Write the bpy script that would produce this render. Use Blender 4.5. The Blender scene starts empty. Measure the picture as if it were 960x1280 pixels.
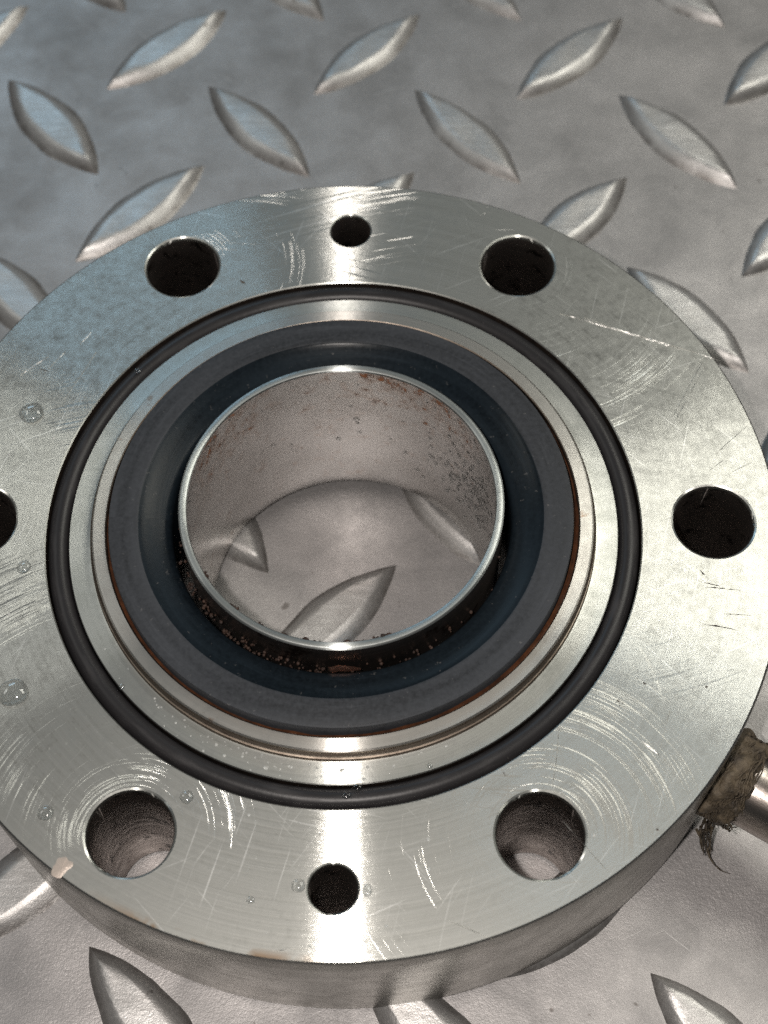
import bpy, bmesh, math, random
from mathutils import Vector, Matrix, Euler, noise as mnoise

PI = math.pi
K = 0.08                      # metres per unit: one unit is the radius of the bolt circle (80 mm)
sc = bpy.context.scene
col = sc.collection
random.seed(7)

# ------------------------------------------------------------------ camera
CAM = Vector((0.11387, -1.96657, 3.61018))
ROT = Euler((0.503397, 0.0193316, -0.0342026), 'XYZ')
FPX = 1897.04                 # focal length in pixels of the 960x1280 photograph
cam_d = bpy.data.cameras.new('camera')
cam = bpy.data.objects.new('camera', cam_d)
col.objects.link(cam)
cam.location = CAM * K
cam.rotation_euler = ROT
cam_d.sensor_fit = 'VERTICAL'
cam_d.sensor_height = 36.0
cam_d.lens = 36.0 * FPX / 1280.0
cam_d.clip_start = 0.005
cam_d.clip_end = 50.0
cam_d.dof.use_dof = True
cam_d.dof.focus_distance = 4.0 * K
cam_d.dof.aperture_fstop = 15.0
sc.camera = cam

# ------------------------------------------------------------------ light
world = bpy.data.worlds.new('World')
sc.world = world
world.use_nodes = True
world.node_tree.nodes['Background'].inputs['Color'].default_value = (0.95, 0.98, 1.0, 1)
world.node_tree.nodes['Background'].inputs['Strength'].default_value = 0.06

sc.view_settings.view_transform = 'Standard'
sc.view_settings.look = 'None'
sc.view_settings.exposure = 0.0
sc.view_settings.gamma = 1.0
sc.cycles.use_denoising = False      # the fine grain of a phone picture stays
sc.cycles.blur_glossy = 1.0
sc.cycles.use_adaptive_sampling = False
sc.cycles.max_bounces = 10
sc.cycles.glossy_bounces = 6
sc.cycles.transmission_bounces = 8
sc.cycles.sample_clamp_indirect = 1.5

CM = ROT.to_matrix()

def lamp(name, kind, loc, target, power, color, size=0.1, size_y=None):
    d = bpy.data.lights.new(name, kind)
    d.energy = power * K * K
    d.color = color
    if kind == 'AREA':
        d.shape = 'RECTANGLE'
        d.size = size * K
        d.size_y = (size_y or size) * K
    else:
        d.shadow_soft_size = size * K
    o = bpy.data.objects.new(name, d)
    col.objects.link(o)
    o.location = Vector(loc) * K
    o.rotation_euler = (Vector(target) - Vector(loc)).to_track_quat('-Z', 'Y').to_euler()
    return o

FLASH = CAM + CM @ Vector((-0.33, 0.12, 0.02))
lamp('phone_flash', 'POINT', FLASH, (0, 0, 0), 560, (1.0, 0.93, 0.87), 0.05)
# the workshop's daylight opening far off to the upper left, and two ceiling tubes
lamp('workshop_window', 'AREA', (-5, 13, 9.5), (0, 1, 0), 270, (0.50, 0.78, 1.0), 6, 3)
lamp('ceiling_light', 'AREA', (5.6, 3.7, 8.4), (0, 0, 0), 480, (1.0, 0.98, 0.88), 5.5, 3.2)
lamp('ceiling_light', 'AREA', (-8, 3.5, 10), (0, 0, 0), 130, (1.0, 1.0, 0.94), 5, 1.6)

# ------------------------------------------------------------------ helpers
def at(x, y, z):
    """world point (units) on the level z seen at pixel x, y of the 960x1280 photograph"""
    d = CM @ Vector(((x - 480) / FPX, -(y - 640) / FPX, -1))
    t = (z - CAM.z) / d.z
    return CAM + d * t

def link(name, me, mats, parent=None, smooth=None):
    o = bpy.data.objects.new(name, me)
    col.objects.link(o)
    for m in (mats if isinstance(mats, (list, tuple)) else [mats]):
        if m.name not in [x.name for x in me.materials if x]:
            me.materials.append(m)
    if smooth is not None:
        for p in me.polygons:
            p.use_smooth = True
        me.set_sharp_from_angle(angle=math.radians(smooth))
    if parent:
        o.parent = parent
    return o

def mesh_from(bm, name='m'):
    bm.normal_update()
    me = bpy.data.meshes.new(name)
    bm.to_mesh(me)
    bm.free()
    return me

def pymesh(verts, faces, name='m', slots=None):
    me = bpy.data.meshes.new(name)
    me.from_pydata([(v[0] * K, v[1] * K, v[2] * K) for v in verts], [], faces)
    me.update()
    if slots:
        for p, s in zip(me.polygons, slots):
            p.material_index = s
    return me

def revolve(profile, seg=256, center=(0, 0), slots=None, close=False):
    n = len(profile)
    V, F, S = [], [], []
    for i in range(seg):
        a = 2 * PI * i / seg
        c, s = math.cos(a), math.sin(a)
        for r, z in profile:
            V.append((center[0] + r * c, center[1] + r * s, z))
    for i in range(seg):
        j = (i + 1) % seg
        for k in range(n if close else n - 1):
            l = (k + 1) % n
            F.append((i * n + k, i * n + l, j * n + l, j * n + k))
            S.append(slots[k] if slots else 0)
    return V, F, S

def thing(name, label, cat, loc=(0, 0, 0), group=None):
    o = bpy.data.objects.new(name, None)
    col.objects.link(o)
    o.empty_display_size = 0.01
    o.location = Vector(loc) * K
    o['label'] = label
    o['category'] = cat
    if group:
        o['group'] = group
    return o

def tag(o, label, cat, group=None):
    o['label'] = label
    o['category'] = cat
    if group:
        o['group'] = group
    return o

# ------------------------------------------------------------------ node helper
class NT:
    def __init__(self, name):
        self.m = bpy.data.materials.new(name)
        self.m.use_nodes = True
        self.t = self.m.node_tree
        self.b = self.t.nodes['Principled BSDF']
        tc = self.t.nodes.new('ShaderNodeTexCoord')
        sp = self.t.nodes.new('ShaderNodeVectorMath')
        sp.operation = 'SCALE'
        self.t.links.new(tc.outputs['Object'], sp.inputs[0])
        sp.inputs['Scale'].default_value = 1.0 / K
        self.P = sp.outputs[0]

    def n(self, t):
        return self.t.nodes.new(t)

    def put(self, sock, v):
        if v is None:
            return
        if isinstance(v, bpy.types.NodeSocket):
            self.t.links.new(v, sock)
        else:
            if isinstance(v, (tuple, list)) and len(v) == 3 and sock.type == 'RGBA':
                v = (*v, 1)
            if sock.type == 'VECTOR' and isinstance(v, Vector):
                v = tuple(v)
            sock.default_value = v

    def math(self, op, a, b=None, c=None, clamp=False):
        x = self.n('ShaderNodeMath')
        x.operation = op
        x.use_clamp = clamp
        self.put(x.inputs[0], a); self.put(x.inputs[1], b); self.put(x.inputs[2], c)
        return x.outputs[0]

    def vm(self, op, a, b=None, scale=None):
        x = self.n('ShaderNodeVectorMath')
        x.operation = op
        self.put(x.inputs[0], a); self.put(x.inputs[1], b)
        if scale is not None:
            self.put(x.inputs['Scale'], scale)
        return x.outputs['Value'] if op in ('LENGTH', 'DOT_PRODUCT', 'DISTANCE') else x.outputs[0]

    def sep(self, v):
        x = self.n('ShaderNodeSeparateXYZ')
        self.put(x.inputs[0], v)
        return x.outputs

    def comb(self, x_, y_, z_=0.0):
        x = self.n('ShaderNodeCombineXYZ')
        self.put(x.inputs[0], x_); self.put(x.inputs[1], y_); self.put(x.inputs[2], z_)
        return x.outputs[0]

    def noise(self, vec, scale, detail=4.0, rough=0.55, color=False, dist=0.0):
        x = self.n('ShaderNodeTexNoise')
        self.put(x.inputs['Vector'], vec)
        self.put(x.inputs['Scale'], scale)
        x.inputs['Detail'].default_value = detail
        x.inputs['Roughness'].default_value = rough
        x.inputs['Distortion'].default_value = dist
        return x.outputs['Color' if color else 'Fac']

    def rng(self, v, a, b, c=0.0, d=1.0, smooth=False):
        x = self.n('ShaderNodeMapRange')
        x.interpolation_type = 'SMOOTHSTEP' if smooth else 'LINEAR'
        x.clamp = True
        self.put(x.inputs[0], v)
        for i, q in enumerate((a, b, c, d)):
            self.put(x.inputs[1 + i], q)
        return x.outputs[0]

    def mix(self, f, a, b):
        x = self.n('ShaderNodeMix')
        x.data_type = 'RGBA'
        self.put(x.inputs[0], f)
        self.put(x.inputs[6], a); self.put(x.inputs[7], b)
        return x.outputs[2]

    def mixf(self, f, a, b):
        x = self.n('ShaderNodeMix')
        x.data_type = 'FLOAT'
        self.put(x.inputs[0], f)
        self.put(x.inputs[2], a); self.put(x.inputs[3], b)
        return x.outputs[0]

    def mixv(self, f, a, b):
        x = self.n('ShaderNodeMix')
        x.data_type = 'VECTOR'
        self.put(x.inputs[0], f)
        self.put(x.inputs[4], a); self.put(x.inputs[5], b)
        return x.outputs[1]

    def add(self, *v):
        r = v[0]
        for q in v[1:]:
            r = self.math('ADD', r, q)
        return r

    def mul(self, *v):
        r = v[0]
        for q in v[1:]:
            r = self.math('MULTIPLY', r, q)
        return r

    def bump(self, h, dist, strength=1.0, normal=None):
        x = self.n('ShaderNodeBump')
        x.inputs['Strength'].default_value = strength
        x.inputs['Distance'].default_value = dist * K
        self.put(x.inputs['Height'], h)
        if normal is not None:
            self.put(x.inputs['Normal'], normal)
        return x.outputs[0]

    def out(self, **kw):
        for k, v in kw.items():
            self.put(self.b.inputs[k.replace('_', ' ')], v)
        return self.m

def grooved(N, f, c, T, across, along, nb):
    """add the fine-groove lobe: light fans out across the grooves (direction T) and hardly along them"""
    g = N.n('ShaderNodeBsdfAnisotropic')
    g.distribution = 'GGX'
    N.put(g.inputs['Color'], c)
    g.inputs['Roughness'].default_value = (across * along) ** 0.25
    g.inputs['Anisotropy'].default_value = -(1 - (along / across) ** 0.5)
    N.put(g.inputs['Normal'], nb)
    N.put(g.inputs['Tangent'], T)
    mx = N.n('ShaderNodeMixShader')
    N.put(mx.inputs[0], f)
    N.t.links.new(N.b.outputs[0], mx.inputs[1])
    N.t.links.new(g.outputs[0], mx.inputs[2])
    N.t.links.new(mx.outputs[0], N.t.nodes['Material Output'].inputs['Surface'])

def polar(N):
    x, y, z = N.sep(N.P)
    flat = N.comb(x, y, 0.0)
    r = N.vm('LENGTH', flat)
    phi = N.math('ARCTAN2', y, x)
    return x, y, z, flat, r, phi

HOLE_ROT = -0.0448
def hole_c(deg, R=1.0):
    a = math.radians(deg) + HOLE_ROT
    return Vector((R * math.cos(a), R * math.sin(a), 0))

# ------------------------------------------------------------------ materials
def mat_face():
    """lathe-turned top face of the flange: grooves round the axis, polishing arcs round the bolt holes, scratches, grime"""
    N = NT('turned_steel_face')
    x, y, z, flat, r, phi = polar(N)
    T = N.vm('NORMALIZE', flat)
    ring_all = None
    # polished arcs round some of the bolt holes: bands that cut across the turned grooves
    for deg, reach, seed, amt, way in ((60, 0.42, 3.1, -0.045, (0.9, -0.3, 0)), (240, 0.52, 7.7, -0.015, (-0.6, 0.8, 0)), (300, 0.52, 11.3, -0.015, (0.7, 0.72, 0)), (120, 0.22, 2.2, -0.10, (0, 1, 0))):
        c = hole_c(deg)
        dv = N.vm('SUBTRACT', flat, tuple(c))
        d = N.vm('LENGTH', dv)
        wob = N.noise(N.vm('ADD', flat, (seed, 0, 0)), 3.2, 1.0, 0.5)
        arcs = N.noise(N.comb(N.mul(d, 170.0), N.mul(wob, 4.0), seed), 1.0, 3.0, 0.7)
        zone = N.add(N.rng(d, 0.11, reach, 0.03 + amt, -0.20, True), N.mul(N.vm('DOT_PRODUCT', N.vm('NORMALIZE', dv), way), 0.11))
        m = N.rng(N.add(arcs, zone, N.mul(N.math('SUBTRACT', wob, 0.5), 0.8)), 0.50, 0.76, 0.0, 0.62)
        T = N.mixv(m, T, N.vm('NORMALIZE', dv))
        ring_all = m if ring_all is None else N.math('MAXIMUM', ring_all, m)
    T = N.vm('NORMALIZE', T)
    # turned grooves
    lathe = N.noise(N.comb(N.mul(r, 95.0), N.mul(phi, 1.2), 0.0), 1.0, 4.0, 0.7)
    # grime and wear, and the dark sectors of the turned sheen as colour
    big = N.noise(flat, 2.3, 5.0, 0.6, dist=0.4)
    fine = N.noise(flat, 38.0, 6.0, 0.75)
    mott = N.noise(N.vm('ADD', flat, (5, 3, 0)), 15.0, 6.0, 0.75)
    speck = N.rng(N.noise(flat, 70.0, 4.0, 0.7), 0.62, 0.72)
    dark_sector = N.math('MAXIMUM', N.rng(N.vm('DISTANCE', flat, (-0.78, 0.62, 0)), 0.55, 0.12), N.rng(N.vm('DISTANCE', flat, (0.72, 0.62, 0)), 0.60, 0.12))  # where the turned face reflects darkly, painted in as darker colour
    dark_sector = N.math('MAXIMUM', dark_sector, N.rng(N.vm('DISTANCE', flat, (-0.86, -0.56, 0)), 0.45, 0.1))
    worn_less_dark_sector = N.math('SUBTRACT', N.rng(big, 0.4, 0.62), N.mul(dark_sector, 0.8), clamp=True)
    grime = N.math('MULTIPLY', N.rng(N.add(N.mul(mott, 0.4), N.mul(fine, 0.6)), 0.42, 0.62), N.mixf(worn_less_dark_sector, 1.0, 0.45))
    # hairline scratches in several directions
    scr = None
    for k, (ang, sx, sy, lo, seed) in enumerate(((0.35, 2.2, 120, 0.70, 0), (1.25, 2.6, 150, 0.69, 4), (2.3, 3.0, 140, 0.70, 8), (0.9, 3.5, 170, 0.71, 13), (2.85, 2.0, 110, 0.71, 21))):
        ca, sa = math.cos(ang), math.sin(ang)
        u = N.add(N.mul(x, ca), N.mul(y, sa))
        v = N.add(N.mul(x, -sa), N.mul(y, ca))
        w = N.noise(flat, 1.6, 1.0)
        q = N.noise(N.comb(N.mul(u, sx), N.add(N.mul(v, sy), N.mul(w, 6.0)), float(seed)), 1.0, 1.5, 0.5)
        q = N.rng(q, lo - 0.015, lo + 0.04)
        scr = q if scr is None else N.math('MAXIMUM', scr, q)
    scr = N.mul(scr, N.rng(N.noise(N.vm('ADD', flat, (9, 1, 0)), 2.6, 2.0), 0.36, 0.55))
    # rusty edge
    edge = N.mul(N.rng(r, 1.152, 1.172), N.rng(N.noise(N.comb(N.mul(phi, 7.0), N.mul(r, 9.0), 2.0), 1.0, 4.0, 0.7), 0.5, 0.6))
    edge = N.mul(edge, N.rng(phi, -2.15, -2.0), N.rng(phi, -1.55, -1.75))
    c = N.mix(grime, (0.63, 0.63, 0.59), N.mix(dark_sector, (0.37, 0.37, 0.345), (0.25, 0.25, 0.232)))
    c = N.mix(N.mul(N.rng(lathe, 0.35, 0.7), 0.35), c, (0.75, 0.75, 0.72))
    c = N.mix(N.mul(scr, 0.85), c, (0.90, 0.90, 0.87))
    c = N.mix(N.mul(ring_all, 0.08), c, (0.82, 0.82, 0.80))
    c = N.mix(N.mul(speck, N.mixf(dark_sector, 0.3, 0.75)), c, (0.80, 0.80, 0.74))
    c = N.mix(N.mul(edge, 0.8), c, (0.42, 0.25, 0.12))
    metal = N.math('SUBTRACT', 1.0, N.mul(edge, 0.8))
    h = N.add(N.mul(lathe, 0.5), N.mul(ring_all, -0.15), N.mul(fine, 0.15))
    nb = N.bump(h, 0.0011, 0.55)
    grooved(N, N.mixf(grime, 0.64, 0.50), c, T, 0.42, 0.011, nb)
    return N.out(Base_Color=c, Metallic=metal, Roughness=N.add(0.44, N.mul(grime, 0.10), N.mul(fine, 0.06)), Normal=nb)

def mat_turned(name, base, dark, rough, aniso=0.98, lines=120.0, stain=None, bump=0.0006, beads=0.0):
    N = NT(name)
    x, y, z, flat, r, phi = polar(N)
    T = N.vm('NORMALIZE', flat)
    lathe = N.noise(N.comb(N.mul(r, lines), N.mul(phi, 1.0), N.mul(z, lines)), 1.0, 4.0, 0.7)
    fine = N.noise(N.P, 30.0, 6.0, 0.7)
    mott = N.noise(N.P, 7.0, 5.0, 0.65, dist=0.5)
    g = N.rng(N.add(N.mul(fine, 0.45), N.mul(mott, 0.55)), 0.4, 0.62)
    c = N.mix(g, base, dark)
    c = N.mix(N.mul(N.rng(lathe, 0.35, 0.7), 0.3), c, tuple(min(1, q * 1.2) for q in base))
    if stain:
        lo, colr = stain
        s = N.rng(N.noise(N.vm('ADD', N.P, (2, 8, 1)), 11.0, 5.0, 0.7), lo, lo + 0.08)
        c = N.mix(N.mul(s, 0.8), c, colr)
    rg = N.add(rough, N.mul(g, 0.12))
    nb = N.bump(N.add(N.mul(lathe, 0.6), N.mul(fine, 0.5)), bump, 0.5)
    if aniso > 0.5:
        grooved(N, 0.55, c, T, 0.42, 0.022, nb)
    return N.out(Base_Color=c, Metallic=1.0, Roughness=N.add(rg, 0.06), Normal=nb)

def mat_wall(name, base, dark, rough, metallic=1.0, streak=False, stain=None):
    """upright machined walls: rim, bolt holes, pipe"""
    N = NT(name)
    x, y, z, flat, r, phi = polar(N)
    lines = N.noise(N.comb(N.mul(phi, 2.5), N.mul(z, 60.0), N.mul(r, 3.0)), 1.0, 4.0, 0.7)
    mott = N.noise(N.P, 9.0, 6.0, 0.7, dist=0.6)
    fine = N.noise(N.P, 45.0, 5.0, 0.7)
    g = N.rng(N.add(N.mul(mott, 0.6), N.mul(lines, 0.4)), 0.38, 0.62)
    c = N.mix(g, base, dark)
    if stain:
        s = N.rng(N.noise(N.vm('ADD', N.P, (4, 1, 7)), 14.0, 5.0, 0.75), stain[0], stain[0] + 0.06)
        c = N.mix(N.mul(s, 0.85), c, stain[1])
    rg = N.add(rough, N.mul(g, 0.14))
    nb = N.bump(N.add(N.mul(lines, 0.7), N.mul(fine, 0.5), N.mul(mott, 0.5)), 0.0022, 0.5)
    grooved(N, 0.35, c, (0.0, 0.0, 1.0), 0.40, 0.025, nb)
    return N.out(Base_Color=c, Metallic=metallic, Roughness=rg, Normal=nb)

def mat_plate(name, base, dark, r0, lug=False):
    N = NT(name)
    if lug:
        geo = N.n('ShaderNodeNewGeometry')
        P = N.vm('SCALE', geo.outputs['Position'], scale=1.0 / K)
    else:
        P = N.P
    P = N.vm('ADD', P, (2.3, 1.1, 0.0))
    big = N.noise(P, 1.4, 5.0, 0.6, dist=0.7)
    mid = N.noise(P, 6.0, 5.0, 0.62, dist=0.4)
    grain = N.noise(P, 120.0, 3.0, 0.65)
    micro = N.noise(P, 260.0, 2.0, 0.6)
    blot = N.rng(N.noise(N.vm('ADD', P, (3, 7, 1)), 2.6, 4.0, 0.6, dist=1.0), 0.5, 0.66)
    g = N.rng(N.add(N.mul(big, 0.55), N.mul(mid, 0.45)), 0.38, 0.62)
    c = N.mix(g, base, dark)
    c = N.mix(N.mul(blot, 0.22), c, tuple(q * 0.72 for q in dark))
    c = N.mix(N.mul(N.rng(grain, 0.58, 0.72), 0.3), c, tuple(min(1, q * 1.35) for q in base))
    spots = N.rng(N.noise(P, 24.0, 2.0, 0.5), 0.73, 0.77)
    c = N.mix(N.mul(spots, 0.6), c, (0.10, 0.085, 0.075))
    if lug:
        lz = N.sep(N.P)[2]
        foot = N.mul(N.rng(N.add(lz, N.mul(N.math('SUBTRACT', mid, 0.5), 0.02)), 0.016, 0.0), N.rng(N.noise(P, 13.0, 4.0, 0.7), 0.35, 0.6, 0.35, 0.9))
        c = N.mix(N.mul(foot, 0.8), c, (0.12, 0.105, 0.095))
        scuff = N.mul(N.rng(lz, 0.022, 0.03), N.rng(N.noise(N.comb(N.mul(N.sep(P)[0], 9.0), N.mul(N.sep(P)[1], 60.0), 0.0), 1.0, 4.0, 0.7), 0.45, 0.62))
        c = N.mix(N.mul(scuff, 0.5), c, (0.72, 0.71, 0.70))
    else:
        px_, py_, pz_ = N.sep(P)
        sc1 = N.noise(N.comb(N.mul(N.add(px_, N.mul(py_, 0.4)), 3.0), N.mul(N.add(py_, N.mul(px_, -0.4)), 130.0), 1.0), 1.0, 2.0)
        sc2 = N.noise(N.comb(N.mul(N.add(px_, N.mul(py_, -1.1)), 2.5), N.mul(N.add(py_, N.mul(px_, 0.9)), 110.0), 5.0), 1.0, 2.0)
        scq = N.mul(N.math('MAXIMUM', N.rng(sc1, 0.68, 0.73), N.rng(sc2, 0.68, 0.73)), N.rng(mid, 0.45, 0.6))
        c = N.mix(N.mul(scq, 0.45), c, (0.66, 0.65, 0.64))
    rg = N.add(r0, N.mul(g, 0.10), N.mul(N.rng(grain, 0.4, 0.7), 0.06))
    h = N.add(N.mul(grain, 1.0), N.mul(micro, 0.6), N.mul(mid, 0.25))
    nb = N.bump(h, 0.0017 if not lug else 0.0015, 0.6)
    return N.out(Base_Color=c, Metallic=0.68 if not lug else 0.82, Roughness=rg, Normal=nb)

def mat_rubber():
    N = NT('black_rubber')
    x, y, z, flat, r, phi = polar(N)
    f = N.noise(N.P, 60.0, 5.0, 0.7)
    s = N.rng(N.noise(N.comb(N.mul(phi, 6.0), N.mul(r, 40.0), 0.0), 1.0, 4.0), 0.5, 0.75)
    c = N.mix(s, (0.016, 0.015, 0.016), (0.030, 0.028, 0.029))
    c = N.mix(N.mul(N.rng(f, 0.68, 0.74), 0.5), c, (0.12, 0.11, 0.10))
    return N.out(Base_Color=c, Roughness=N.add(0.38, N.mul(s, 0.15)), Specular_IOR_Level=0.3, Normal=N.bump(f, 0.001, 0.4))

def mat_seal(name, base, rough, spec):
    N = NT(name)
    x, y, z, flat, r, phi = polar(N)
    lines = N.noise(N.comb(N.mul(r, 70.0), N.mul(phi, 1.4), 0.0), 1.0, 4.0, 0.7)
    bands = N.noise(N.comb(N.mul(r, 22.0), N.mul(phi, 0.9), 3.0), 1.0, 2.0, 0.5)
    f = N.noise(N.P, 80.0, 4.0, 0.7)
    c = N.mix(N.rng(bands, 0.35, 0.65), tuple(q * 0.6 for q in base), tuple(q * 1.3 for q in base))
    c = N.mix(N.mul(N.rng(lines, 0.55, 0.75), 0.55), c, tuple(q * 2.2 for q in base))
    c = N.mix(N.rng(f, 0.35, 0.75, 0.0, 0.5), c, tuple(q * 2.0 for q in base))
    dust = N.rng(N.noise(N.P, 48.0, 3.0, 0.7), 0.66, 0.74)
    c = N.mix(N.mul(dust, 0.35), c, (0.16, 0.155, 0.15))
    rg = N.add(rough, N.mul(N.math('SUBTRACT', f, 0.5), 0.15), N.mul(N.rng(bands, 0.4, 0.6), 0.08))
    return N.out(Base_Color=c, Roughness=rg, Specular_IOR_Level=spec, Anisotropic=0.5, Tangent=N.vm('NORMALIZE', flat),
                 Normal=N.bump(N.add(lines, N.mul(f, 0.4)), 0.0008, 0.5))

def mat_sleeve_bore():
    """inside of the sleeve: smooth pinkish steel with rust blooms under the rim"""
    N = NT('sleeve_bore_steel')
    x, y, z, flat, r, phi = polar(N)
    mott = N.noise(N.P, 4.0, 6.0, 0.65)
    fine = N.noise(N.P, 40.0, 5.0, 0.7)
    c = N.mix(N.rng(mott, 0.38, 0.62), (0.60, 0.588, 0.575), (0.52, 0.503, 0.488))
    near = N.rng(z, -0.16, 0.10)
    def sector(a0, w, lo):
        d = N.math('ABSOLUTE', N.math('SUBTRACT', phi, a0))
        return N.rng(d, w, w * 0.35, 0.0, lo, True)
    zone = N.math('MAXIMUM', N.math('MAXIMUM', sector(0.95, 0.75, 1.0), sector(2.5, 0.6, 1.0)), sector(1.45, 0.5, 0.55))
    rn = N.noise(N.vm('ADD', N.P, (1, 4, 2)), 26.0, 6.0, 0.72)
    rust = N.rng(N.add(rn, N.mul(near, zone, 0.13)), 0.68, 0.73)
    faint = N.rng(N.add(rn, N.mul(near, zone, 0.18)), 0.56, 0.74, 0.0, 0.5)
    c = N.mix(faint, c, (0.36, 0.235, 0.17))
    c = N.mix(rust, c, N.mix(N.rng(fine, 0.4, 0.6), (0.30, 0.12, 0.05), (0.15, 0.06, 0.03)))
    line = N.mul(N.rng(N.noise(N.comb(N.mul(phi, 5.0), N.mul(z, 30.0), 0.0), 1.0, 3.0), 0.62, 0.7), 0.3)
    c = N.mix(line, c, (0.62, 0.58, 0.55))
    rg = N.add(0.24, N.mul(N.rng(mott, 0.4, 0.6), 0.10), N.mul(rust, 0.45))
    metal = N.math('SUBTRACT', 1.0, N.mul(rust, 0.9))
    nb = N.bump(N.add(N.mul(rust, 1.2), N.mul(fine, 0.4), N.mul(mott, 0.15)), 0.0015, 0.5)
    grooved(N, N.mixf(rust, 0.35, 0.0), c, (0.0, 0.0, 1.0), 0.40, 0.03, nb)
    return N.out(Base_Color=c, Metallic=metal, Roughness=rg, Normal=nb)

def mat_simple(name, c1, c2, rough, metallic=0.0, scale=40.0, bump=0.004):
    N = NT(name)
    f = N.noise(N.P, scale, 5.0, 0.7)
    return N.out(Base_Color=N.mix(N.rng(f, 0.35, 0.65), c1, c2), Roughness=N.add(rough, N.mul(f, 0.1)), Metallic=metallic,
                 Normal=N.bump(f, bump, 0.6))

def mat_water():
    """clear water: mostly see-through, mirror glints by Fresnel and some bending of what lies under it"""
    N = NT('water')
    tr = N.n('ShaderNodeBsdfTransparent')
    tr.inputs[0].default_value = (0.93, 0.94, 0.94, 1)
    rf = N.n('ShaderNodeBsdfRefraction')
    rf.inputs['IOR'].default_value = 1.33
    rf.inputs['Roughness'].default_value = 0.0
    gl = N.n('ShaderNodeBsdfGlossy')
    gl.inputs['Roughness'].default_value = 0.08
    fr = N.n('ShaderNodeLayerWeight')
    fr.inputs['Blend'].default_value = 0.5
    m1 = N.n('ShaderNodeMixShader')
    m1.inputs[0].default_value = 0.30
    N.t.links.new(tr.outputs[0], m1.inputs[1])
    N.t.links.new(rf.outputs[0], m1.inputs[2])
    m2 = N.n('ShaderNodeMixShader')
    N.t.links.new(N.math('ADD', N.math('MULTIPLY', N.math('POWER', fr.outputs['Facing'], 2.0), 0.75), 0.06), m2.inputs[0])
    N.t.links.new(m1.outputs[0], m2.inputs[1])
    N.t.links.new(gl.outputs[0], m2.inputs[2])
    N.t.links.new(m2.outputs[0], N.t.nodes['Material Output'].inputs['Surface'])
    return N.m

M_face = mat_face()
M_rim = mat_wall('rim_steel', (0.46, 0.45, 0.425), (0.34, 0.33, 0.31), 0.24, stain=(0.70, (0.08, 0.07, 0.06)))
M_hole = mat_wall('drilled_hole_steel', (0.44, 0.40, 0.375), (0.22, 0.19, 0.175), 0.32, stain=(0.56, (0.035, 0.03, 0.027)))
M_land = mat_turned('turned_steel_land', (0.64, 0.645, 0.61), (0.42, 0.43, 0.40), 0.33)
M_ring = mat_turned('turned_steel_ring', (0.62, 0.60, 0.56), (0.44, 0.42, 0.39), 0.34, lines=90.0, stain=(0.64, (0.32, 0.20, 0.13)))
M_step = mat_turned('stepped_steel_wall', (0.26, 0.22, 0.18), (0.10, 0.075, 0.06), 0.30, aniso=0.3)
M_rust = mat_simple('wet_rust', (0.09, 0.035, 0.016), (0.035, 0.016, 0.010), 0.22, scale=30.0)
M_seal = mat_seal('grey_carbon_face', (0.026, 0.028, 0.032), 0.50, 0.2)
M_seal_gloss = mat_seal('polished_carbon_bevel', (0.006, 0.009, 0.012), 0.26, 0.12)
M_gap = mat_simple('dark_recess', (0.012, 0.010, 0.009), (0.025, 0.018, 0.014), 0.25, scale=25.0)  # near black for groove walls, recess and underside
M_rubber = mat_rubber()
M_sleeve_rim = mat_turned('sleeve_rim_steel', (0.50, 0.52, 0.51), (0.36, 0.38, 0.37), 0.36, lines=60.0)
M_sleeve_out = mat_turned('sleeve_outer_steel', (0.30, 0.27, 0.25), (0.14, 0.11, 0.10), 0.25, aniso=0.3, stain=(0.58, (0.06, 0.03, 0.02)))
M_bore = mat_sleeve_bore()
M_plate = mat_plate('tread_plate_steel', (0.43, 0.413, 0.408), (0.27, 0.262, 0.26), 0.44)
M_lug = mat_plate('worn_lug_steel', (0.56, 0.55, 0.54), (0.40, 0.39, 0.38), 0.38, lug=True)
M_pipe = mat_wall('pipe_steel', (0.36, 0.33, 0.30), (0.24, 0.21, 0.19), 0.24)
M_hemp = mat_simple('sealing_hemp', (0.115, 0.088, 0.056), (0.028, 0.021, 0.014), 0.6, scale=28.0, bump=0.02)
M_water = mat_water()
M_glint_bead = NT('glint_white_bead').out(Base_Color=(0.62, 0.63, 0.61), Roughness=0.15, Transmission_Weight=0.45, IOR=1.33)  # flash glints on the spray put in as a whitish bead colour
M_flake = mat_simple('rust_flake', (0.045, 0.021, 0.012), (0.016, 0.009, 0.007), 0.6, scale=50.0, bump=0.01)
M_finger_refl = mat_simple('fingertip_reflection_copper', (0.85, 0.52, 0.40), (0.72, 0.40, 0.30), 0.3, metallic=1.0)  # warm tone of a mirrored fingertip, given to the sliver

# ------------------------------------------------------------------ setting: the tread plate
T_FL = 0.5313                 # flange thickness; the plate's top is z = -T_FL
ZP = -T_FL
HW = 4.6
V, F = [], []
n = 60
for j in range(n + 1):
    for i in range(n + 1):
        px, py = -HW + 2 * HW * i / n, -HW + 2 * HW * j / n
        V.append((px, py, 0.006 * (mnoise.noise((px * 0.9, py * 0.9, 3.0)) - 0.5) - 0.002 if px * px + py * py > 1.7 else -0.005))
for j in range(n):
    for i in range(n):
        a = j * (n + 1) + i
        F.append((a, a + 1, a + n + 2, a + n + 1))
plate = link('tread_plate', pymesh(V, F), M_plate, smooth=60)
plate.location.z = ZP * K
plate['kind'] = 'structure'
plate['label'] = 'grey steel checker plate with raised lens shaped lugs under the flange'

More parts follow.
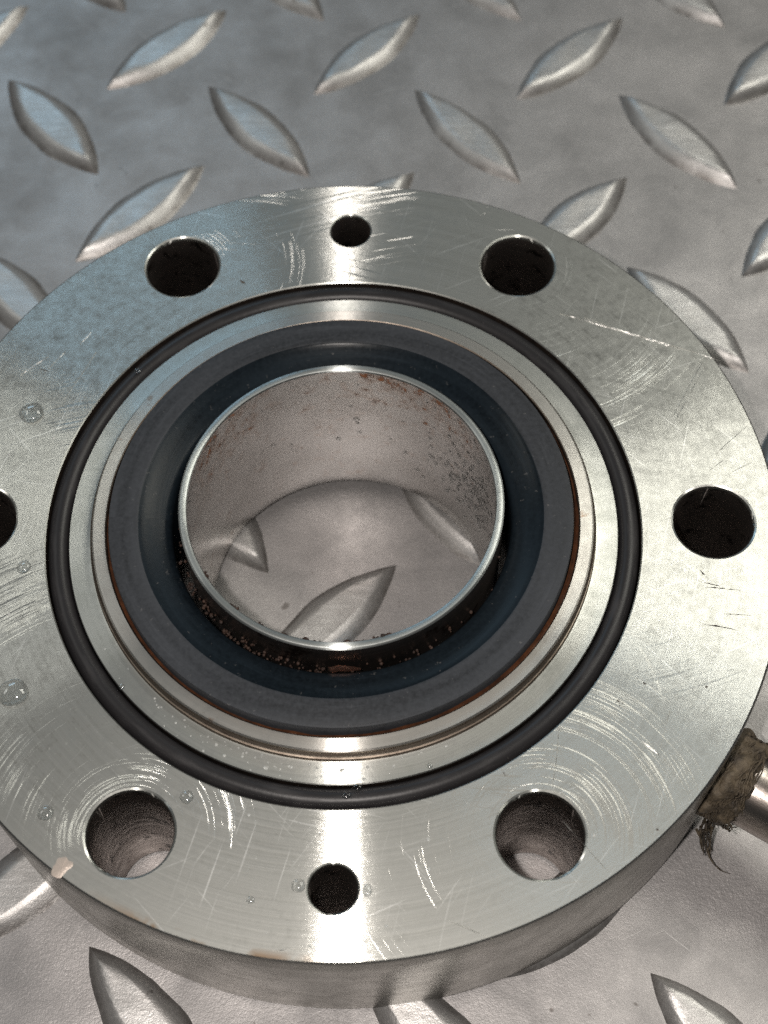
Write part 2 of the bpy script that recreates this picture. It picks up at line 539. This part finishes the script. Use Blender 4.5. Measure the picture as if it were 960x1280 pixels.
LUG_L, LUG_W, LUG_H = 0.30, 0.098, 0.036
def lug_mesh(seed=0):
    nu, V, F = 26, [], []
    ts = (-1.0, -0.86, -0.66, -0.46, -0.40, -0.2, 0.0, 0.2, 0.40, 0.46, 0.66, 0.86, 1.0)
    for i in range(nu + 1):
        u = -math.cos(PI * i / nu)
        w = max(LUG_W * (1 - u * u) ** 0.92, 1e-5)
        for t in ts:
            d = w * (1 - abs(t))
            e = min(1.0, d / 0.046)
            e = e * e * (3 - 2 * e) * 0.55 + e * 0.45
            q = mnoise.noise((u * 3.0 + seed * 9, t * 1.5, seed)) * 0.10 + mnoise.noise((u * 9.0 + seed * 5, t * 4, seed)) * 0.05
            V.append((u * LUG_L, t * w * (1 + q * 0.8), LUG_H * e * (1 + q) - 0.008))
    m = len(ts)
    for i in range(nu):
        for k in range(m - 1):
            a = i * m + k
            F.append((a, a + m, a + m + 1, a + 1))
    return pymesh(V, F, 'lug')
E1, E2, O1 = Vector((0.752, -0.063, 0)), Vector((-0.066, -0.782, 0)), Vector((0.118, 2.277, 0))
lug_kinds = [lug_mesh(k) for k in range(6)]
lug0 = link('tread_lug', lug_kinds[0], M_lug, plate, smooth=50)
for me in lug_kinds[1:]:
    me.materials.append(M_lug)
    for p in me.polygons:
        p.use_smooth = True
    me.set_sharp_from_angle(angle=math.radians(50))
first = True
for i in range(-8, 9):
    for j in range(-4, 10):
        for kind in (0, 1):
            c = O1 + E1 * i + E2 * j
            rot = math.radians(43)
            if kind:
                c = c - E1 * 0.5 + E2 * 0.5
                rot = math.radians(-51.5)
            if abs(c.x) > 4.2 or abs(c.y) > 4.2:
                continue
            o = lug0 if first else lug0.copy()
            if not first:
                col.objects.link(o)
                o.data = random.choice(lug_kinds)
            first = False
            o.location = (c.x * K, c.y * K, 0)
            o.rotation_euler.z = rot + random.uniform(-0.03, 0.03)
            s = random.uniform(0.96, 1.03)
            o.scale = (s, s * random.uniform(0.95, 1.05), random.uniform(0.9, 1.1))

# ------------------------------------------------------------------ the flange
flange = thing('seal_flange', 'round turned steel flange with bolt holes around a black seal', 'flange', (0, 0, ZP))
ROUT, RH, RS = 1.179, 0.1150, 0.0650
holes = [(hole_c(d), RH) for d in (0, 60, 120, 180, 240, 300)] + [(hole_c(d), RS) for d in (90, 270)]

def flange_body():
    bm = bmesh.new()
    def ring(c, r, z, seg):
        return [bm.verts.new(((c[0] + r * math.cos(2 * PI * i / seg)) * K, (c[1] + r * math.sin(2 * PI * i / seg)) * K, z * K)) for i in range(seg)]
    def edges(vs):
        return [bm.edges.new((vs[i], vs[(i + 1) % len(vs)])) for i in range(len(vs))]
    def strip(a, b, slot):
        n = len(a)
        for i in range(n):
            f = bm.faces.new((a[i], b[i], b[(i + 1) % n], a[(i + 1) % n]))
            f.material_index = slot
    SEG = 320
    top, bot = [], []
    o_top = ring((0, 0), ROUT - 0.006, 0, SEG)
    i_top = ring((0, 0), 0.808, 0, SEG)
    o_bot = ring((0, 0), ROUT - 0.010, ZP, SEG)
    i_bot = ring((0, 0), 0.47, ZP, SEG)
    top += edges(o_top) + edges(i_top)
    bot += edges(o_bot) + edges(i_bot)
    # rim with small broken edges
    seq = [o_top, ring((0, 0), ROUT - 0.002, -0.0025, SEG), ring((0, 0), ROUT, -0.007, SEG)]
    for q in (0.25, 0.5, 0.75):
        seq.append(ring((0, 0), ROUT, ZP * q, SEG))
    seq += [ring((0, 0), ROUT, ZP + 0.012, SEG), o_bot]
    for k in range(len(seq) - 1):
        strip(seq[k], seq[k + 1], 1)
    for c, r in holes:
        s = 72 if r > 0.09 else 56
        ch = 0.008 if r > 0.09 else 0.006
        t0 = ring(c, r, 0, s)
        t1 = ring(c, r - ch * 0.6, -ch * 0.35, s)
        t2 = ring(c, r - ch, -ch * 1.3, s)
        top += edges(t0)
        b0 = ring(c, r - ch + 0.006, ZP, s)
        bot += edges(b0)
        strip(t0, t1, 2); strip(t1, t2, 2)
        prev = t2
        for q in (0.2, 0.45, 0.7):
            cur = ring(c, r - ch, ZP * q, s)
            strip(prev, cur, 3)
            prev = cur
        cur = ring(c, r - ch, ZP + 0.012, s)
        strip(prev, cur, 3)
        strip(cur, b0, 3)
    # groove for the O-ring, the land and the recess that holds the seal
    prof = [(0.808, 0), (0.805, -0.003), (0.804, -0.055), (0.742, -0.055), (0.742, -0.004), (0.740, 0.0), (0.690, 0.0), (0.683, 0.001),
            (0.683, -0.012), (0.60, -0.012), (0.60, -0.2), (0.47, -0.2), (0.47, ZP)]
    sl = [2, 4, 4, 4, 2, 2, 2, 4, 4, 4, 4, 4]
    prev = i_top
    for k in range(1, len(prof)):
        cur = i_bot if k == len(prof) - 1 else ring((0, 0), prof[k][0], prof[k][1], SEG)
        strip(prev, cur, sl[k - 1])
        prev = cur
    r1 = bmesh.ops.triangle_fill(bm, use_beauty=True, use_dissolve=False, edges=top, normal=(0, 0, 1))
    for g in r1['geom']:
        if isinstance(g, bmesh.types.BMFace):
            g.material_index = 0
            if g.normal.z < 0:
                g.normal_flip()
    r2 = bmesh.ops.triangle_fill(bm, use_beauty=True, use_dissolve=False, edges=bot, normal=(0, 0, -1))
    for g in r2['geom']:
        if isinstance(g, bmesh.types.BMFace):
            g.material_index = 4
    bmesh.ops.recalc_face_normals(bm, faces=bm.faces)
    return mesh_from(bm, 'flange_body')

def up(o):                     # a part modelled about the flange's axis at z = 0: lift it from the Empty on the plate
    o.location.z = -ZP * K
    return o

body = up(link('flange_body', flange_body(), [M_face, M_rim, M_land, M_hole, M_gap], flange, smooth=25))

oc, orad = 0.773, 0.0290
prof = [(oc + orad * math.cos(2 * PI * k / 20), -0.028 + orad * math.sin(2 * PI * k / 20)) for k in range(20)]
V, F, S = revolve(prof, 256, close=True)
F = [f[::-1] for f in F]
up(link('rubber_o_ring', pymesh(V, F), M_rubber, flange, smooth=60))

# raised retaining ring round the seal, with a groove turned into its outer wall
prof = [(0.683, -0.010), (0.683, 0.006), (0.680, 0.010), (0.675, 0.011), (0.675, 0.018), (0.679, 0.021), (0.679, 0.027), (0.674, 0.031),
        (0.672, 0.040), (0.668, 0.044), (0.637, 0.045), (0.634, 0.043), (0.634, -0.010)]
sl = [1, 1, 1, 1, 1, 1, 1, 1, 0, 0, 1, 1]
V, F, S = revolve(prof, 256, slots=sl)
F = [f[::-1] for f in F]
up(link('retaining_ring', pymesh(V, F, slots=S), [M_ring, M_step], flange, smooth=30))

# rusty joint between ring and seal
prof = [(0.636, 0.010), (0.633, 0.026), (0.627, 0.022), (0.621, 0.030), (0.619, 0.012)]
V, F, S = revolve(prof, 256)
V = [(x * (1 + 0.0025 * mnoise.noise((x * 14, y * 14, 0))), y * (1 + 0.0025 * mnoise.noise((x * 14, y * 14, 5))), z + 0.008 * mnoise.noise((x * 18, y * 18, 2))) for x, y, z in V]
F = [f[::-1] for f in F]
up(link('rusty_joint', pymesh(V, F), M_rust, flange, smooth=60))

# the carbon seal ring: flat grey face, polished bevel dropping to the gap
prof = [(0.6205, -0.05), (0.6205, 0.066), (0.618, 0.072), (0.612, 0.0735), (0.590, 0.0735), (0.575, 0.0735), (0.548, 0.0735), (0.541, 0.0725)]
prof += [(0.538, 0.070), (0.525, 0.064), (0.510, 0.058), (0.493, 0.052), (0.476, 0.047), (0.463, 0.042), (0.457, 0.034), (0.455, 0.02), (0.455, -0.20)]
sl = [0] * 7 + [1] * 9
V, F, S = revolve(prof, 256, slots=sl, center=(-0.003, -0.002))
F = [f[::-1] for f in F]
up(link('seal_ring', pymesh(V, F, slots=S), [M_seal, M_seal_gloss], flange, smooth=40))

# scratches, nicks and a tan patch for a hand's reflection on the turned face, each a sliver of its own
M_burr = mat_simple('bright_scratch_burr', (0.80, 0.79, 0.76), (0.60, 0.59, 0.56), 0.35, metallic=1.0, scale=60.0)
M_nick = mat_simple('dirty_nick', (0.03, 0.025, 0.022), (0.08, 0.07, 0.06), 0.6, scale=60.0)
M_tan = mat_simple('hand_reflection_tan', (0.46, 0.39, 0.34), (0.38, 0.325, 0.285), 0.4, metallic=0.6, scale=18.0)  # skin tone of a hand's reflection as surface colour
def sliver(a, b, w, h, seed, gaps=0.0):
    d = b - a
    L = d.length
    d.normalize()
    s_ = Vector((-d.y, d.x, 0))
    n_ = max(4, int(L / 0.006))
    V, F = [], []
    for i in range(n_ + 1):
        t = i / n_
        p_ = a + d * (L * t) + s_ * (0.004 * mnoise.noise((t * L * 12, seed, 0)))
        k_ = min(1, 6 * t + .1, 6 * (1 - t) + .1) * (0.65 + 0.9 * mnoise.noise((t * L * 70, seed * 3.1, 1)))
        k_ = max(0.05, k_) * (1 if mnoise.noise((t * L * 16, seed * 7.7, 4)) > gaps - 0.5 else 0.12)
        V += [p_ - s_ * (w * k_) + Vector((0, 0, -0.0004)), p_ + Vector((0, 0, h)), p_ + s_ * (w * k_) + Vector((0, 0, -0.0004))]
    for i in range(n_):
        for k_ in (0, 1):
            q = i * 3 + k_
            F.append((q, q + 3, q + 4, q + 1)[::-1])
    return V, F
def marks(name, items, mat, h, gaps):
    for k, (x0, y0, x1, y1, w) in enumerate(items):
        a_, b_ = at(x0, y0, 0), at(x1, y1, 0)
        v, f = sliver(Vector((0, 0, 0)), b_ - a_, w, h, k + 1.5, gaps)
        o = link(name, pymesh(v, f), mat, flange, smooth=70)
        o.location = (a_.x * K, a_.y * K, -ZP * K)
marks('scratch', ((730, 398, 905, 452, .0028), (735, 402, 850, 437, .002), (700, 392, 800, 420, .002), (886, 448, 842, 532, .0018),
                  (880, 447, 838, 526, .0016), (936, 532, 895, 568, .0016), (802, 926, 824, 945, .004), (838, 888, 826, 935, .0014),
                  (690, 1010, 760, 1090, .0012), (560, 1150, 640, 1185, .0012), (120, 440, 80, 500, .0016), (25, 470, 60, 445, .0025),
                  (60, 462, 82, 440, .004), (100, 430, 114, 415, .004), (340, 1190, 412, 1182, .0016), (700, 905, 690, 985, .0014),
                  (886, 590, 906, 574, .0016), (915, 590, 940, 578, .0014)), M_burr, 0.0010, 0.25)
marks('nick', ((882, 735, 925, 737, .0025), (880, 728, 900, 733, .003), (905, 767, 940, 770, .002), (878, 779, 922, 788, .0025),
               (885, 782, 900, 784, .0045), (772, 874, 775, 877, .005), (777, 879, 780, 880, .004), (774, 881, 776, 882, .004), (882, 857, 884, 860, .005), (884, 863, 887, 864, .004), (300, 350, 307, 356, .008),
               (629, 965, 631, 970, .007), (803, 853, 808, 856, .006), (65, 466, 50, 461, .003), (820, 1036, 822, 1039, .006), (880, 720, 874, 712, .004)), M_nick, 0.0008, 0.1)
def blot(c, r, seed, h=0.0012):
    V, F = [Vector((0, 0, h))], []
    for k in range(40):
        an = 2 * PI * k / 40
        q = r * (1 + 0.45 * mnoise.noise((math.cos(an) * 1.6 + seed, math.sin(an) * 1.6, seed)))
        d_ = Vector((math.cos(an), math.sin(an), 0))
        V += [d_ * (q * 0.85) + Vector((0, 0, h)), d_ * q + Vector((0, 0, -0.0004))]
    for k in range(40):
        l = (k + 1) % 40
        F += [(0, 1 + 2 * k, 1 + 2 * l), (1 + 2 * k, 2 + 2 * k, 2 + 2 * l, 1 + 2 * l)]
    o = link('hand_reflection', pymesh(V, F), M_tan, flange, smooth=40)
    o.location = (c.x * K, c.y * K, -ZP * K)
blot(at(77, 1084, 0), 0.024, 5.3, 0.0005)  # reflection of a hand, painted as a flat tan patch

# ------------------------------------------------------------------ the sleeve through the middle
sleeve = thing('shaft_sleeve', 'thin steel tube standing through the black seal with a rusty bore', 'sleeve', (0, 0, -0.489))
ZB, ZT = -0.489, 0.121
dz = -ZB
prof = [(0.4310, ZT - 0.006), (0.4275, ZT - 0.001), (0.425, ZT), (0.4140, ZT), (0.4105, ZT - 0.002), (0.4085, ZT - 0.007)]
slr = [0] * 5
pi_ = [(0.4085, ZT - 0.007)] + [(0.4085, ZT - 0.007 + (ZB + 0.006 - ZT + 0.007) * q / 12) for q in range(1, 13)] + [(0.412, ZB)]
po = [(0.412, ZB), (0.428, ZB), (0.4310, ZB + 0.006), (0.4310, -0.2), (0.4310, 0.0), (0.4310, ZT - 0.006)]
for nm, pr, mt in (('sleeve_rim', prof, M_sleeve_rim), ('sleeve_bore', pi_, M_bore), ('sleeve_outer_wall', po, M_sleeve_out)):
    V, F, S = revolve(pr, 256)
    F = [f[::-1] for f in F]
    o = link(nm, pymesh(V, F), mt, sleeve, smooth=35)
    o.location.z = dz * K

# ------------------------------------------------------------------ pipe stub with its hemp packing
PHI = math.radians(-34.0)
pd = Vector((math.cos(PHI), math.sin(PHI), 0))
ps = Vector((-pd.y, pd.x, 0))
pz = -0.262
PR = 0.104
def pipe_point(s, a, r):
    return pd * s + ps * (r * math.cos(a)) + Vector((0, 0, pz + r * math.sin(a)))
def tube_along(prof, seg=64, wob=None):
    V, F = [], []
    n = len(prof)
    for i in range(seg):
        a = 2 * PI * i / seg
        for k, (s, r) in enumerate(prof):
            dr = wob(s, a) if wob else 0
            V.append(pipe_point(s, a, r + dr))
    for i in range(seg):
        j = (i + 1) % seg
        for k in range(n - 1):
            F.append((i * n + k, i * n + k + 1, j * n + k + 1, j * n + k))
    return pymesh(V, F)
prof = [(1.10, PR), (1.30, PR), (1.415, PR), (1.42, PR - 0.004), (1.42, PR - 0.02), (1.424, PR - 0.022), (1.60, PR - 0.022), (1.62, PR - 0.026), (1.62, PR - 0.045), (1.3, PR - 0.045)]
pipe = up(link('pipe_stub', tube_along(prof), M_pipe, flange, smooth=30))

def hw(s, a):
    v = Vector((s * 9, math.cos(a) * 1.6, math.sin(a) * 1.6))
    return 0.012 * mnoise.noise(v * 2.2) + 0.010 * mnoise.noise((s * 40, math.cos(a) * 7, math.sin(a) * 7)) + 0.006 * math.sin(3 * a + s * 90)
prof = [(1.150 + 0.115 * q / 16, PR + 0.002 + 0.020 * math.sin(PI * min(1, q / 16 * 0.9 + 0.1)) ** 0.5) for q in range(17)] + [(1.272, PR - 0.004)]
hemp = link('sealing_fibre', tube_along(prof, 110, hw), M_hemp, pipe, smooth=80)

def hair(points, r0, r1, seg=5):
    V, F = [], []
    n = len(points)
    for i, p in enumerate(points):
        d = (points[min(i + 1, n - 1)] - points[max(i - 1, 0)]).normalized()
        a = d.orthogonal().normalized()
        b = d.cross(a)
        r = r0 + (r1 - r0) * i / (n - 1)
        for k in range(seg):
            t = 2 * PI * k / seg
            V.append(p + a * (r * math.cos(t)) + b * (r * math.sin(t)))
    for i in range(n - 1):
        for k in range(seg):
            F.append((i * seg + k, i * seg + (k + 1) % seg, (i + 1) * seg + (k + 1) % seg, (i + 1) * seg + k))
    return V, F
AV, AF = [], []
def put_hair(pts, r0, r1):
    v, f = hair(pts, r0, r1)
    b = len(AV)
    AV.extend(v)
    AF.extend([tuple(i + b for i in q) for q in f])
rnd = random.Random(3)
for k in range(150):           # fibres lying round the packing
    a0 = rnd.uniform(0, 2 * PI)
    s0 = rnd.uniform(1.165, 1.265)
    ln = rnd.uniform(0.4, 1.5)
    ds = rnd.uniform(-0.03, 0.03)
    pts = []
    for q in range(9):
        a = a0 + ln * q / 8
        s = max(1.15, min(1.285, s0 + ds * q / 8 + 0.006 * math.sin(q + k)))
        pts.append(pipe_point(s, a, PR + 0.020 + 0.008 * mnoise.noise((k * 1.3, q * 0.6, 0))))
    put_hair(pts, 0.0035, 0.0012)
root = at(878, 1030, -0.40)
tip = at(884, 1068, -0.500)
for k in range(15):            # the tuft that hangs down towards the plate
    r_ = root + Vector((rnd.uniform(-.022, .022), rnd.uniform(-.022, .022), rnd.uniform(-.0, .08)))
    t_ = tip + Vector((rnd.uniform(-.014, .012), rnd.uniform(-.01, .06), rnd.uniform(-.01, .03)))
    b_ = Vector((rnd.uniform(-.007, .007), rnd.uniform(-.007, .007), 0))
    pts = [r_.lerp(t_, q / 8) + b_ * math.sin(PI * q / 8) for q in range(9)]
    put_hair(pts, 0.0045, 0.001)
pts = [at(884, 1060, -0.49), at(887, 1072, -0.495), at(893, 1081, -0.50), at(901, 1088, -0.505), at(912, 1092, -0.512)]
fine_pts = []
for i in range(4):
    for q in range(4):
        fine_pts.append(pts[i].lerp(pts[i + 1], q / 4))
put_hair(fine_pts + [pts[-1]], 0.0035, 0.0010)
link('loose_fibre', pymesh(AV, AF), M_hemp, pipe, smooth=80)

# ------------------------------------------------------------------ water
def dome(c, rx, ry, h, up_=Vector((0, 0, 1)), seg=24, rings=7, seed=0):
    """one drop resting on a surface, closed underneath just inside it"""
    V, F = [], []
    a_ = up_.orthogonal().normalized() if abs(up_.z) < 0.9 else Vector((1, 0, 0))
    b_ = up_.cross(a_)
    for q in range(rings):
        t = q / rings
        rr = math.cos(t * PI / 2)
        hh = math.sin(t * PI / 2)
        for k in range(seg):
            an = 2 * PI * k / seg
            wob = 1 + 0.10 * mnoise.noise((math.cos(an) + seed * 3.1, math.sin(an), seed))
            V.append(c + a_ * (rx * rr * wob * math.cos(an)) + b_ * (ry * rr * wob * math.sin(an)) + up_ * (h * hh - 0.0015))
    V.append(c + up_ * (h - 0.0015))
    top = len(V) - 1
    for q in range(rings - 1):
        for k in range(seg):
            l = (k + 1) % seg
            F.append((q * seg + k, q * seg + l, (q + 1) * seg + l, (q + 1) * seg + k))
    for k in range(seg):
        F.append(((rings - 1) * seg + k, (rings - 1) * seg + (k + 1) % seg, top))
    F.append(tuple(range(seg))[::-1])
    return V, F

drops = [  # pixel, level, radii in pixels, label
    (40, 516, 0, 15, 15, 'round clear water drop alone on the upper left of the flange face'),
    (30, 709, 0, 9, 9, 'small water drop just below the half hidden left bolt hole'),
    (16, 866, 0, 20, 18, 'largest clear water drop at the lower left edge of the flange'),
    (57, 1016, 0, 11, 10, 'water drop left of the lower left bolt hole'),
    (233, 996, 0, 9, 9, 'water drop beside the upper right rim of the lower left bolt hole'),
    (373, 1107, 0, 9, 9, 'water drop touching the left rim of the small bottom hole'),
    (459, 1113, 0, 6, 9, 'narrow water drop at the right of the small bottom hole'),
    (313, 1125, 0, 6, 5, 'tiny water drop on the face between the two lower left holes'),
    (152, 858, 0, 4.5, 4.5, 'tiny ring shaped drop on the narrow land inside the O-ring, lower left'),
    (537, 957, 0, 4.5, 4.5, 'tiny drop on the bright land inside the O-ring, bottom right'),
    (433, 994, 0.008, 6.5, 4.5, 'dark drop on the black rubber O-ring at bottom centre, lower of two'),
    (447, 984, 0.008, 6, 4.5, 'dark drop on the black rubber O-ring at bottom centre, upper of two'),
    (172, 463, 0.008, 4, 4, 'tiny drop on the black rubber O-ring at upper left'),
]
for k, (x, y, z, rx, ry, lab) in enumerate(drops):
    c = at(x, y, z)
    sx = (at(x + 1, y, z) - c).length
    V, F = dome(Vector((0, 0, 0)), rx * sx, ry * sx, 0.55 * min(rx, ry) * sx, seed=k)
    o = link('water_drop', pymesh(V, F), M_water, smooth=40)
    o.location = c * K
    tag(o, lab, 'water drop', 'water drops on the flange')

def bead_field(name, items, label, mat, seg=10, rings=3):
    AV, AF = [], []
    for k, (c, r, h, upv) in enumerate(items):
        v, f = dome(c, r, r * rnd.uniform(0.8, 1.2), h, upv, seg, rings, k)
        b = len(AV)
        AV.extend(v)
        AF.extend([tuple(i + b for i in q) for q in f])
    o = link(name, pymesh(AV, AF), mat, smooth=60)
    o['kind'] = 'stuff'
    o['label'] = label
    return o

items = []
for k in range(520):           # fine spray on the land, lower left to bottom
    a = math.radians(rnd.gauss(-112, 17))
    r = 0.712 + rnd.uniform(-0.024, 0.024)
    s = 0.0009 + min(0.0045, rnd.expovariate(1100))
    items.append((Vector((r * math.cos(a), r * math.sin(a), 0)), s, s * 0.6, Vector((0, 0, 1))))
for k in range(70):            # scattered on the face
    a = math.radians(rnd.choice((rnd.gauss(-115, 14), rnd.gauss(-70, 20), rnd.gauss(170, 20))))
    r = rnd.uniform(0.83, 1.16)
    p_ = Vector((r * math.cos(a), r * math.sin(a), 0))
    if any((p_ - c).length < q + 0.01 for c, q in holes):
        continue
    s = rnd.choice((0.0015, 0.002, 0.003, 0.005))
    items.append((p_, s, s * 0.6, Vector((0, 0, 1))))
bead_field('water_spray', items, 'fine spray of tiny water beads on the turned steel faces', M_glint_bead)

items = []
def bore(a, z, s):
    a = math.radians(a)
    n_ = Vector((-math.cos(a), -math.sin(a), 0))
    return (Vector((0.4082 * math.cos(a), 0.4082 * math.sin(a), z)), s, s * 0.6, n_)
for k in range(330):           # condensation on the bore, right side
    a = rnd.gauss(24, 14)
    z = rnd.gauss(-0.17, 0.09)
    if z > 0.05 or z < -0.46:
        continue
    items.append(bore(a, z, rnd.choice((0.004, 0.005, 0.007, 0.009))))
for a, z, s in ((86, -.06, .006), (84, -.13, .010), (83.5, -.15, .007), (83, -.20, .007), (92, -.235, .009), (70, -.21, .006), (120, -.17, .009), (112, -.21, .006)):
    items.append(bore(a, z, s))
for k in range(260):           # a band of grains and beads right under the rim, both flanks
    a = rnd.choice((rnd.gauss(5, 22), rnd.gauss(172, 20)))
    items.append(bore(a, 0.105 - abs(rnd.gauss(0, 0.035)), rnd.choice((0.003, 0.004, 0.005))))
bead_field('condensation', items, 'condensation beads covering the right inside wall of the sleeve', M_water)

items = []
for k in range(150):           # grit in the gap round the sleeve
    a = math.radians(rnd.gauss(-125, 38))
    r = rnd.uniform(0.433, 0.452)
    items.append((Vector((r * math.cos(a), r * math.sin(a), rnd.uniform(-0.005, 0.03))), rnd.uniform(0.002, 0.0055), 0.005, Vector((0, 0, 1))))
for a in (-150, -133, -121, -112, -104, -100, -89, -86, -83, -79, -76, -74):
    for q in range(7):           # crumbs on the inner lip of the rim
        b = math.radians(a + rnd.uniform(-1.4, 1.4))
        n_ = Vector((-math.cos(b), -math.sin(b), 0))
        items.append((Vector((0.409 * math.cos(b), 0.409 * math.sin(b), ZT - rnd.uniform(0.004, 0.02))), rnd.uniform(0.003, 0.008), rnd.uniform(0.004, 0.010), n_))
bead_field('rust_crumbs', items, 'dark brown rust crumbs in the gap and along the lip of the sleeve', M_flake, 7, 2)

# a fingertip's reflection in the gap at the front, modelled as a copper coloured sliver
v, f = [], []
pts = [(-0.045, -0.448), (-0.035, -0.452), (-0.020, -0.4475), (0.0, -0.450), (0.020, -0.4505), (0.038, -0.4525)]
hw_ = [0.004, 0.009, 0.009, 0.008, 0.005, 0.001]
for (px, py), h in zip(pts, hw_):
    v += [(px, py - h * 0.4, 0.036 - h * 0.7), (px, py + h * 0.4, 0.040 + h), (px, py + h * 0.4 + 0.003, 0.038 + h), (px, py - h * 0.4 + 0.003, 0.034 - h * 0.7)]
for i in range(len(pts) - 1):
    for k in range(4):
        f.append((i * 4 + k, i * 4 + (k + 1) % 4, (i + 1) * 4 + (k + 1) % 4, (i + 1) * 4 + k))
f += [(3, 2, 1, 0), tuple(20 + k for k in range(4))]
sh = link('fingertip_reflection', pymesh(v, f), M_finger_refl, smooth=50)
tag(sh, 'small copper coloured sliver standing in for a fingertip reflection in the dark gap in front of the sleeve', 'shaving')  # no real shaving, stands in for the fingertip's reflection
